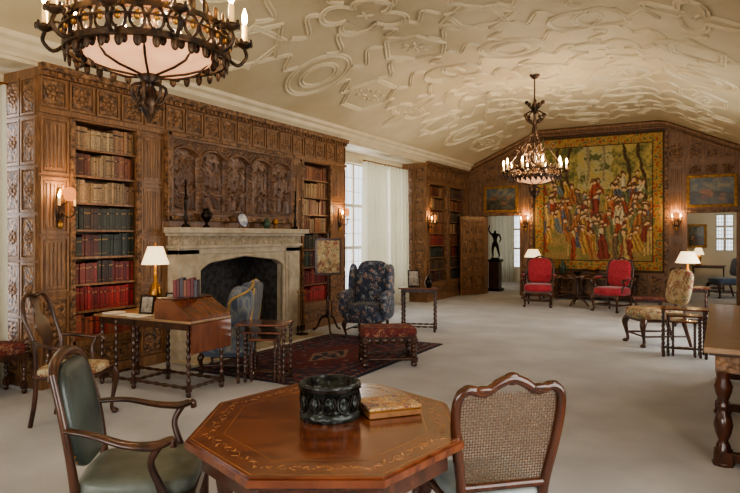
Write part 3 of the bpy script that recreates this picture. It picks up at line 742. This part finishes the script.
def leather_armchair(name,loc,yaw):
    mb=MB(); W=WOODD
    for s in (-1,1):
        mb.tube(smooth([(-.26,s*.23,.0),(-.23,s*.23,.25),(-.24,s*.235,.47),(-.28,s*.25,.75),(-.34,s*.22,.98)],4),[.018,.022,.022,.018,.016],W,8)
        mb.tube(smooth([(.27,s*.27,0),(.26,s*.27,.2),(.26,s*.27,.44)],3),[.016,.024,.028],W,8)
        mb.tube(smooth([(-.285,s*.245,.74),(-.15,s*.3,.73),(0,s*.33,.69),(.12,s*.33,.68),(.19,s*.32,.70),(.2,s*.32,.67)],5),[.016,.018,.022,.026,.022,.02],W,8,False,(1.2,.8))
        mb.tube(smooth([(.14,s*.325,.68),(.1,s*.31,.6),(.13,s*.29,.5),(.16,s*.28,.42)],4),[.018,.016,.018,.024],W,8)
        mb.box(-.24,.27,s*.25-.015,s*.25+.015,.37,.43,W)
    mb.box(.245,.28,-.27,.27,.37,.43,W); mb.box(-.26,-.23,-.23,.23,.37,.43,W)
    mb.tube(smooth([(-.335,-.225,.95),(-.352,-.15,1.02),(-.358,0,1.045),(-.352,.15,1.02),(-.335,.225,.95)],5),[.02,.024,.026,.024,.02],W,8)
    mb.ell((.01,0,.455),(.27,.265,.055),GREENS,.4)
    mb.ell((-.285,0,.77),(.035,.215,.25),GREENL,.55,RY(-12))
    for s in (-1,1):
        for k in range(16): mb.ell((-.262-.006*k+.02,s*.2,.58+k*.024),(.005,.005,.005),BRASS,1,None,5,4)
    return mb.obj(name,loc,yaw,bevel=.003)
leather_armchair('leather_armchair',(-2.45,2.06,0),math.radians(38))
def cane_chair(name,loc,yaw):
    mb=MB(); W=MAHO2; x=lambda z:-.2-.17*(z-.45)
    out=[(.19,.46),(.2,.56),(.225,.7),(.24,.84),(.23,.93),(.19,.96),(.12,.945),(.06,.98),(0,1.0)]
    full=[(x(z),-y,z) for y,z in out]+[(x(z),y,z) for y,z in reversed(out[:-1])]
    mb.tube(smooth(full,4),.022,W,8,False,(1,1.1))
    mb.tube([(x(.52),-.19,.52),(x(.52),.19,.52)],.02,W,8)
    def half(z):
        for i in range(len(out)-5):
            if out[i][1]<=z<=out[i+1][1]: t=(z-out[i][1])/(out[i+1][1]-out[i][1]); return out[i][0]*(1-t)+out[i+1][0]*t
        return .225
    st=.0125; k=int(.46/st)
    for i in range(k+1):
        y=-.23+i*st; zt=.945 if abs(y)<.17 else .92; z0=.52
        if abs(y)>.19: z0=.52+(abs(y)-.19)*3.6
        mb.add([(x(z0),y-.002,z0),(x(z0),y+.002,z0),(x(zt),y+.002,zt),(x(zt),y-.002,zt)],[(0,1,2,3)],CANE)
    z=.53
    while z<.94:
        h=half(z); mb.add([(x(z)+.001,-h,z-.002),(x(z)+.001,h,z-.002),(x(z)+.001,h,z+.002),(x(z)+.001,-h,z+.002)],[(0,1,2,3)],CANE); z+=st
    for q in range(-34,34):
        for s in (1,-1):
            lo=max(-.21,q*.025); hi=min(.21,q*.025+.4)
            if hi-lo<.02: continue
            za=.53+lo-q*.025; zb=.53+hi-q*.025
            mb.add([(x(za)+.002,s*lo-.0016,za),(x(za)+.002,s*lo+.0016,za),(x(zb)+.002,s*hi+.0016,zb),(x(zb)+.002,s*hi-.0016,zb)],[(0,1,2,3)],CANE)
    for y in (-.19,-.05,.05,.19): mb.ell((x(.97),y,.965 if abs(y)>.1 else .985),(.018,.035,.018),W,1,None,8,6)
    mb.ell((x(1.0)-.002,0,1.0),(.02,.04,.028),W); mb.ell((x(1),-.13,.96),(.02,.05,.016),W);mb.ell((x(1),.13,.96),(.02,.05,.016),W)
    for s in (-1,1):
        mb.tube(smooth([(-.24,s*.19,0),(-.21,s*.19,.25),(-.2,s*.19,.47)],3),[.018,.02,.022],W,8); mb.cab(.2,s*.2,.42,W,.6,s*.6)
        mb.tube([(-.2,s*.19,.42),(.2,s*.21,.42)],.025,W,8)
    mb.tube([(.2,-.21,.42),(.2,.21,.42)],.026,W,8); mb.tube([(-.2,-.19,.42),(-.2,.19,.42)],.025,W,8)
    mb.ell((.0,0,.455),(.22,.215,.045),PALEB,.4)
    return mb.obj(name,loc,yaw)
cane_chair('cane_back_chair',(-.96,2.76,0),math.atan2(.74,-.68))
def splat_chair(name,loc,yaw,seat,arms=True):
    mb=MB(); W=WOODD; x=lambda z:-.22-.16*(z-.45)+.03*sin((z-.45)*8)
    for s in (-1,1):
        mb.tube(smooth([(-.27,s*.2,0),(-.23,s*.2,.22),(x(.46),s*.2,.46),(x(.7),s*.21,.7),(x(.9),s*.22,.9),(x(1.05),s*.17,1.06),(x(1.1),s*.08,1.1),(x(1.08),0,1.08)],4),[.02,.02,.02,.018,.018,.02,.022],W,8)
        mb.cab(.22,s*.24,.42,W,.7,s*.7); mb.tube([(-.23,s*.2,.42),(.22,s*.25,.42)],.026,W,8)
        if arms:
            mb.tube(smooth([(x(.72),s*.21,.72),(-.12,s*.28,.7),(.03,s*.31,.68),(.1,s*.3,.69),(.12,s*.3,.66)],4),[.014,.018,.022,.02],W,8)
            mb.tube(smooth([(.05,s*.3,.67),(.02,s*.28,.57),(.06,s*.25,.44)],4),.015,W,8)
    mb.tube([(.22,-.25,.42),(.22,.25,.42)],.027,W,8); mb.tube([(-.23,-.2,.42),(-.23,.2,.42)],.025,W,8)
    prof=[(.04,.45),(.05,.52),(.03,.58),(.045,.66),(.09,.76),(.1,.84),(.06,.92),(.045,.98),(.07,1.06),(.07,1.09)]
    P=smooth([(a,0,b) for a,b in prof],4); vs=[];fs=[];n=len(P)
    for p in P:
        for yy,o in ((-p.x,0),(p.x,0),(p.x,.012),(-p.x,.012)): vs.append((x(p.z)+o-.006,yy,p.z))
    for i in range(n-1):
        for k in range(4): l=(k+1)%4; fs.append((i*4+k,i*4+l,i*4+4+l,i*4+4+k))
    mb.add(vs,fs,W,False)
    mb.ell((.0,0,.455),(.245,.24,.045),seat,.4)
    return mb.obj(name,loc,yaw)
splat_chair('queen_anne_armchair',(-4.86,3.36,0),math.radians(28),CREAMFL)
def wing_chair(name,loc,yaw,fab,wood=WOODD,outer=None,k=1.0,pipe=None):
    mb=MB(); outer=outer or fab
    mb.ell((.02,0,.32),(.33,.31,.1),fab,.3); mb.ell((.05,0,.45),(.32,.255,.075),fab,.4)
    mb.ell((-.27,0,.78),(.075,.28,.4),fab,.5,RY(-10)); mb.ell((-.31,0,.76),(.06,.3,.4),outer,.45,RY(-10))
    mb.ell((-.33,0,1.13),(.06,.2,.05),fab,.8)
    if pipe:
        for s in (-1,1):
            mb.tube(smooth([(-.33,s*.1,1.18),(-.35,s*.27,1.12),(-.28,s*.37,1.05),(-.1,s*.375,.95),(-.05,s*.37,.78),(.05,s*.4,.7),(.28,s*.4,.65)],4),.017,pipe,8)
            mb.tube(smooth([(-.38,s*.32,1.1),(-.34,s*.345,.7),(-.28,s*.34,.28)],4),.015,pipe,8)
    for s in (-1,1):
        mb.ell((-.2,s*.315,.86),(.17,.045,.27),fab,.7,RY(-12)); mb.ell((-.02,s*.325,.47),(.3,.05,.2),fab,.5)
        if outer is not fab: mb.ell((-.21,s*.345,.86),(.16,.02,.26),outer,.7,RY(-12)); mb.ell((-.04,s*.36,.47),(.28,.02,.19),outer,.5)
        mb.tube(smooth([(-.24,s*.33,.68),(0,s*.335,.665),(.24,s*.34,.64),(.29,s*.34,.6)],4),[.055,.065,.07,.055],fab,12)
        mb.ell((.28,s*.34,.5),(.03,.05,.14),fab,.7)
        mb.cab(.28,s*.27,.26,wood,.7,s*.7,1.1); mb.tube([(-.28,s*.24,.26),(-.34,s*.25,0)],[.028,.02],wood,8)
    mb.tube([(.28,-.27,.12),(-.3,-.25,.12)],.014,wood); mb.tube([(.28,.27,.12),(-.3,.25,.12)],.014,wood); mb.tube([(0,-.26,.12),(0,.26,.12)],.014,wood)
    o=mb.obj(name,loc,yaw); o.scale=(k,k,k); return o
def face(px,py): return math.atan2(py,px)
wing_chair('floral_wing_chair',(-4.88,8.5,.018),face(.22,-1),BLUEF)
wing_chair('blue_wing_chair',(-5.03,5.48,.018),face(-.75,-.45),BLUEV,WOODD,BLUEG,.9,GOLDV)
# needlepoint footstool
mb=MB(); mb.ell((0,0,.41),(.35,.25,.06),REDFL,.35); mb.box(-.33,.33,-.23,.23,.3,.37,WOODD)
for sx in (-1,1):
    for sy in (-1,1): mb.bobbin(sx*.3,sy*.2,0,.34,.04,WOODD,3,.06)
for s in (-1,1): mb.hbobbin((-.3,s*.2,.09),(.3,s*.2,.09),.024,WOODD,4); mb.hbobbin((s*.3,-.2,.09),(s*.3,.2,.09),.024,WOODD,3)
for k in range(6):
    for s in (-1,1): mb.ell((-.25+k*.1,s*.232,.315),(.045,.012,.035),WOODD,1,None,8,6)
mb.obj('needlepoint_footstool',(-3.6,6.76,.016),TH+.12,bevel=.004)
def red_chair(name,loc,yaw):
    mb=MB(); W=WOODD; mb.ell((.0,0,.42),(.3,.31,.1),REDD,.4); mb.box(-.28,.28,-.29,.29,.31,.36,W)
    mb.ell((-.27,0,.8),(.05,.27,.29),REDD,.5,RY(-9))
    mb.tube(smooth([(-.23,-.28,.46),(-.29,-.31,.8),(-.33,-.27,1.04),(-.345,-.13,1.08),(-.35,0,1.13),(-.345,.13,1.08),(-.33,.27,1.04),(-.29,.31,.8),(-.23,.28,.46)],4),.02,W,8)
    for s in (-1,1):
        mb.tube(smooth([(-.28,s*.3,.7),(-.1,s*.34,.7),(.1,s*.35,.67),(.2,s*.35,.66),(.22,s*.35,.62)],4),[.018,.02,.024,.022],W,8)
        mb.ell((-.04,s*.345,.71),(.12,.03,.025),REDD,.7); mb.tube(smooth([(.14,s*.345,.66),(.1,s*.33,.55),(.15,s*.3,.4)],4),.018,W,8)
        mb.cab(.26,s*.27,.36,W,.7,s*.7,1.1); mb.tube([(-.25,s*.25,.36),(-.32,s*.26,0)],[.026,.018],W,8)
    mb.tube([(.26,-.27,.14),(.26,.27,.14)],.016,W); mb.tube([(0,-.26,.14),(0,.26,.14)],.016,W)
    for s in (-1,1): mb.tube([(.26,s*.27,.14),(-.28,s*.255,.14)],.016,W)
    return mb.obj(name,loc,yaw)
red_chair('red_damask_armchair',(-3.6,14.1,0),face(.15,-1)); red_chair('red_damask_armchair',(-2.0,13.95,0),face(-.45,-1))
# desk
mb=MB(); L=1.4;D=.6;H=.76
mb.box(-L/2,L/2,-D/2,D/2,H-.025,H,OAKL); mb.box(-L/2+.06,L/2-.04,-D/2+.05,D/2-.05,H-.1,H-.025,WOODD)
for x in (-.63,-.15,.62):
    for s in (-1,1): mb.bobbin(x,s*.24,0,H-.03,.024,WOODD,7)
for s in (-1,1): mb.hbobbin((-.63,s*.24,.09),(.62,s*.24,.09),.02,WOODD,10)
for x in (-.63,-.15,.62): mb.hbobbin((x,-.24,.09),(x,.24,.09),.02,WOODD,5)
mb.hbobbin((-.4,-.25,.03),(-.4,-.25,.72),.022,WOODD,9)
RS=Matrix(((1,0,0),(0,0,1),(0,1,0)))
mb.prism([(.2,H),(.7,H),(.7,H+.03),(.44,H+.2),(.24,H+.2),(.2,H+.17)],-.29,.29,MAHO,RS)
mb.box(.22,.46,-.29,.29,H+.2,H+.212,WOODD)
mb.prism([(-.29,H-.32),(-.29,H-.03),(.29,H-.03),(.29,H-.32)],.69,.71,MAHO,Matrix(((0,0,1),(1,0,0),(0,1,0))))
mb.obj('gateleg_writing_desk',(-5.2,4.62,0),math.radians(2),bevel=.004)
def frame_photo(loc,yaw,w=.14,h=.18):
    mb=MB(); R=RX(-14)
    for q in ((-w/2,w/2,0,.016),(-w/2,w/2,h-.016,h),(-w/2,-w/2+.016,0,h),(w/2-.016,w/2,0,h)):
        mb.add([R@Vector(p) for p in [(q[0],-.008,q[2]),(q[1],-.008,q[2]),(q[1],.006,q[2]),(q[0],.006,q[2]),(q[0],-.008,q[3]),(q[1],-.008,q[3]),(q[1],.006,q[3]),(q[0],.006,q[3])]],[(0,3,2,1),(4,5,6,7),(0,1,5,4),(1,2,6,5),(2,3,7,6),(3,0,4,7)],BRONZE)
    mb.add([R@Vector(p) for p in ((-w/2,0,0),(w/2,0,0),(w/2,0,h),(-w/2,0,h))],[(0,1,2,3)],MIRR)
    mb.tube([R@Vector((0,.005,h*.7)),Vector((0,.07+.03,0.003))],.005,BRONZE,5)
    mb.obj('photo_frame',loc,yaw)
DT=.763
frame_photo((-5.36,4.55,DT),.35,.16,.2); frame_photo((-5.2,4.76,DT),.5,.16,.22)
mb=MB(); mb.box(-.13,.13,-.09,.09,0,.003,PAPER); mb.box(.1,.28,-.14,.08,.0,.006,PAPER); mb.box(-.35,-.2,-.05,.13,0,.012,PAPER); mb.obj('letter_papers',(-5.45,4.42,DT-.001),.1)
mb=MB() 
for i in range(7): mb.box(-.13+i*.036,-.13+i*.036+.032,-.06,.06,0,.17+.012*(i%3),BOOKM,C(*[(130,50,50),(104,44,46),(80,74,84),(140,86,62)][i%4]))
mb.obj('book_row',(-4.82,4.62,H+.213),math.radians(2)+TH)
table_lamp((-5.5,4.8,DT),BRASS,.72,.15,8)
nest((-4.33,5.28,.018),TH-.1)
bobbin_table('bobbin_side_table',(-4.42,9.45,0),.35,.66,.45,.74,WOODD,MAHO,7,.022)
frame_photo((-4.52,9.45,.742),.6,.2,.28); turned_obj('bronze_vase',[(.04,0),(.06,.05),(.065,.1),(.04,.15),(.022,.17),(.03,.2)],(-4.27,9.5,.741),BRONZE)
mb=MB(); mb.tube([(0,0,.25),(0,0,1.65)],.013,WOODD); mb.lathe([(.02,.22),(.04,.3),(.02,.4),(.03,.5),(.015,.6)],(0,0,0),WOODD,12); mb.ell((0,0,1.67),(.02,.02,.03),WOODD)
for k in range(3):
    a=2*pi*k/3+.5; mb.tube(smooth([(0,0,.27),(.12*cos(a),.12*sin(a),.22),(.2*cos(a),.2*sin(a),.06),(.27*cos(a),.27*sin(a),.02)],4),[.025,.02,.016,.02],WOODD,8)
mb.box(-.2,.2,-.035,-.02,.98,1.54,WOODD)
for q in ((-.22,.22,.95,.98),(-.22,.22,1.53,1.56),(-.22,-.19,.95,1.56),(.19,.22,.95,1.56)): mb.box(q[0],q[1],-.045,-.01,q[2],q[3],WOODD)
mb.box(-.19,.19,-.042,-.036,.985,1.525,GOLDFL)
mb.obj('pole_fire_screen',(-5.72,8.62,0),TH+.25)
def side_chair(name,loc,yaw,fab,k=1):
    mb=MB(); W=WOODD; mb.ell((.02,0,.43),(.28,.27,.08),fab,.4); mb.box(-.22,.26,-.25,.25,.33,.38,W)
    mb.ell((-.27,0,.78),(.05,.26,.24),fab,.5,RY(-9))
    for s in (-1,1): mb.cab(.24,s*.23,.36,W,.7,s*.7,1.1); mb.tube([(-.2,s*.22,.5),(-.22,s*.22,.3),(-.3,s*.22,0)],[.026,.026,.018],W,8)
    mb.tube([(.24,-.23,.14),(.24,.23,.14)],.014,W); mb.tube([(.24,-.23,.14),(-.26,-.22,.14)],.014,W); mb.tube([(.24,.23,.14),(-.26,.22,.14)],.014,W)
    o=mb.obj(name,loc,yaw); o.scale=(k*1.15,k,k*.97); return o
side_chair('floral_side_chair',(-.82,10.0,0),face(-1,-.62),GOLDFL,1.12)
nest((-.42,9.2,0),.1)
bobbin_table('lamp_table',(-.45,12.3,0),.0,.6,.5,.7,WOODD,MAHO,6,.022); table_lamp((-.5,12.3,.701),BRASS,.62,.2,12)
bobbin_table('low_dark_stool',(-1.2,12.9,0),.2,.55,.4,.42,WOODD,REDFL,4,.022)
# console table right
mb=MB(); x0,x1,y0,y1=-.1,.78,4.85,7.95; H2=.83
mb.box(x0,x1,y0,y1,H2-.04,H2,OAKL); mb.box(x0+.03,x1-.03,y0+.03,y1-.03,H2-.06,H2-.04,WOODD); mb.box(x0+.07,x1-.07,y0+.07,y1-.07,H2-.18,H2-.06,WOODC)
for yy in (y0+.12,(y0+y1)/2,y1-.12):
    for xx in (x0+.12,x1-.12):
        mb.lathe([(.05,.1),(.045,.14),(.03,.17),(.05,.22),(.062,.28),(.05,.34),(.028,.38),(.045,.41),(.028,.44),(.05,.5),(.06,.55),(.04,.6),(.05,.65)],(xx,yy,0),MAHO2,16)
        mb.box(xx-.06,xx+.06,yy-.06,yy+.06,.0,.1,MAHO2); mb.lathe([(.07,0),(.075,.02),(.06,.03)],(xx,yy,0),MAHO2,12)
    mb.box(x0+.12,x1-.12,yy-.035,yy+.035,.03,.09,MAHO2)
mb.box((x0+x1)/2-.035,(x0+x1)/2+.035,y0+.12,y1-.12,.03,.09,MAHO2)
mb.obj('long_oak_table',bevel=.005)
mb=MB(); mb.box(-1.0,1.0,-.22,.22,.62,.66,WOODD); mb.box(-.95,.95,-.19,.19,.52,.62,WOODC)
for x in (-.9,-.3,.3,.9):
    for s in (-1,1): mb.bobbin(x,s*.15,0,.54,.035,WOODD,5)
mb.box(-.92,.92,-.18,.18,.08,.12,WOODD); mb.obj('console_table',(-2.7,YF-.3,0),0,bevel=.005)
for x in (-3.5,-1.9): turned_obj('green_vase',[(.06,0),(.09,.08),(.1,.16),(.05,.26),(.035,.3),(.05,.34)],(x,YF-.3,.661),VASEG)
turned_obj('brass_bowl',[(.05,0),(.03,.02),(.12,.08),(.15,.14),(.14,.14),(.0,.05)],(-2.75,YF-.3,.661),BRASS)
mb=MB(); mb.lathe([(.3,.66),(.31,.68),(.3,.7)],(0,0,0),MAHO2,28); mb.lathe([(.03,.15),(.05,.22),(.025,.35),(.04,.5),(.03,.6),(.1,.66)],(0,0,0),WOODD,14)
for k in range(3):
    a=2*pi*k/3; mb.tube(smooth([(0,0,.2),(.12*cos(a),.12*sin(a),.16),(.24*cos(a),.24*sin(a),.02)],4),[.03,.022,.02],WOODD,8)
mb.obj('tripod_tea_table',(-2.82,14.5,0)); turned_obj('small_bronze_bowl',[(.04,0),(.03,.02),(.09,.06),(.1,.1),(.09,.1),(.0,.05)],(-2.82,14.5,.702),BRONZE)
mb=MB(); mb.box(-.25,.25,-.2,.2,.66,.7,WOODD)
for sx in (-1,1):
    for sy in (-1,1): mb.cab(sx*.21,sy*.16,.67,WOODD,sx*.7,sy*.7)
mb.obj('lamp_table',(-4.15,15.7,0)); table_lamp((-4.15,15.7,.701),BRASS,.56,.22,5)
mb=MB(); mb.ell((0,0,.46),(.2,.28,.06),REDFL,.35); mb.box(-.19,.19,-.27,.27,.36,.42,WOODD)
for sx in (-1,1):
    for sy in (-1,1): mb.bobbin(sx*.16,sy*.24,0,.38,.025,WOODD,4)
mb.obj('window_stool',(-6.3,3.45,0),0)
# statue
mb=MB(); mb.box(-.2,.2,-.2,.2,0,.08,BRONZE); mb.box(-.15,.15,-.15,.15,.08,.85,WOODD); mb.box(-.19,.19,-.19,.19,.85,.92,BRONZE); mb.lathe([(.13,.92),(.13,.96),(.1,.97)],(0,0,0),BRONZE,16)
mb.obj('statue_pedestal',(-5.72,17.45,0),bevel=.005)
J=[((0,0,.4),.06),((0,.0,.52),.052),((0,-.01,.64),.07),((0,0,.72),.03),((0,-.01,.79),.043),((-.12,0,.68),.03),((-.19,-.03,.8),.022),((-.15,-.04,.95),.016),
 ((.12,0,.67),.03),((.17,.02,.54),.022),((.14,-.06,.44),.016),((-.06,0,.36),.05),((-.07,-.02,.2),.036),((-.06,0,.03),.022),((-.06,-.07,.012),.018),((.06,0,.36),.05),((.09,.0,.2),.036),((.1,.08,.05),.022),((.1,.02,.012),.018)]
E=[(0,1),(1,2),(2,3),(3,4),(2,5),(5,6),(6,7),(2,8),(8,9),(9,10),(0,11),(11,12),(12,13),(13,14),(0,15),(15,16),(16,17),(17,18)]
me=bpy.data.meshes.new('bronze_figure'); me.from_pydata([j[0] for j in J],E,[]); me.materials.append(BRONZE)
so=bpy.data.objects.new('bronze_statue',me); bpy.context.scene.collection.objects.link(so); so.location=(-5.72,17.45,.975)
so.modifiers.new('skin','SKIN')
for i,j in enumerate(J): me.skin_vertices[0].data[i].radius=(j[1],j[1])
me.skin_vertices[0].data[0].use_root=True; so.modifiers.new('sub','SUBSURF').render_levels=2
curtain('sheer_curtain',0,.85,0,.02,2.5).matrix_world=Matrix.Translation((-7.0,20.8,0))@Matrix.Rotation(-pi/2,4,'Z')
side_chair('blue_side_chair',(.12,18.5,0),face(-1,-.6),BLUEV,1.05)
bobbin_table('hall_table',(-.3,20.5,0),0,.9,.45,.75,WOODD,MAHO); table_lamp((-.55,20.5,.751),BRASS,.5,.15,5)

# ---------------------------------------------------------------- lights
def area(name,loc,rot,sx,sy,e,col=(1,1,1)):
    l=bpy.data.lights.new(name,'AREA'); l.shape='RECTANGLE'; l.size=sx; l.size_y=sy; l.energy=e; l.color=col
    o=bpy.data.objects.new(name,l); bpy.context.scene.collection.objects.link(o); o.location=loc; o.rotation_euler=rot
DAY=(.96,.97,1.0); WM=(1,.95,.88)
area('daylight_left_near',(XL-1.0,2.4,1.9),(0,-pi/2,0),2.6,2.8,80,DAY)
area('daylight_left_far',(XL-1.0,11.7,1.9),(0,-pi/2,0),2.6,3.4,110,DAY)
area('fill_right_near',(XR+.4,2.0,1.8),(0,pi/2,0),2.5,2.9,120,WM)  # main fill, added outside windows invented for the unseen right wall
area('fill_right_far',(XR+.4,10.75,1.8),(0,pi/2,0),2.5,3.4,150,WM)
area('fill_back_1',(-4.35,YB-.4,1.8),(pi/2,0,0),2.0,2.5,150,WM)  # added fill from behind the camera, outside the assumed back windows
area('fill_back_2',(-1.05,YB-.4,1.8),(pi/2,0,0),2.0,2.5,150,WM)
for p in ((-5.3,18.9,2.7),(.2,18.9,2.7)):
    l=bpy.data.lights.new('beyond_room_light','POINT'); l.energy=26; l.color=(1,.84,.64); l.shadow_soft_size=.1
    o=bpy.data.objects.new('beyond_room_light',l); bpy.context.scene.collection.objects.link(o); o.location=p
w=bpy.data.worlds.new('sky'); bpy.context.scene.world=w; w.use_nodes=True
w.node_tree.nodes['Background'].inputs[0].default_value=(.88,.94,1,1); w.node_tree.nodes['Background'].inputs[1].default_value=1.3
cd=bpy.data.cameras.new('camera'); cam=bpy.data.objects.new('camera',cd); bpy.context.scene.collection.objects.link(cam)
cam.location=(0,0,EYE); cam.rotation_euler=(pi/2,0,TH); cd.sensor_width=36; cd.lens=615/740*36; cd.shift_y=-10.5/740; cd.clip_end=100; cd.clip_start=.05
bpy.context.scene.camera=cam
vs=bpy.context.scene.view_settings; vs.view_transform='AgX'; vs.exposure=.35
try: vs.look='AgX - Medium High Contrast'
except Exception: pass
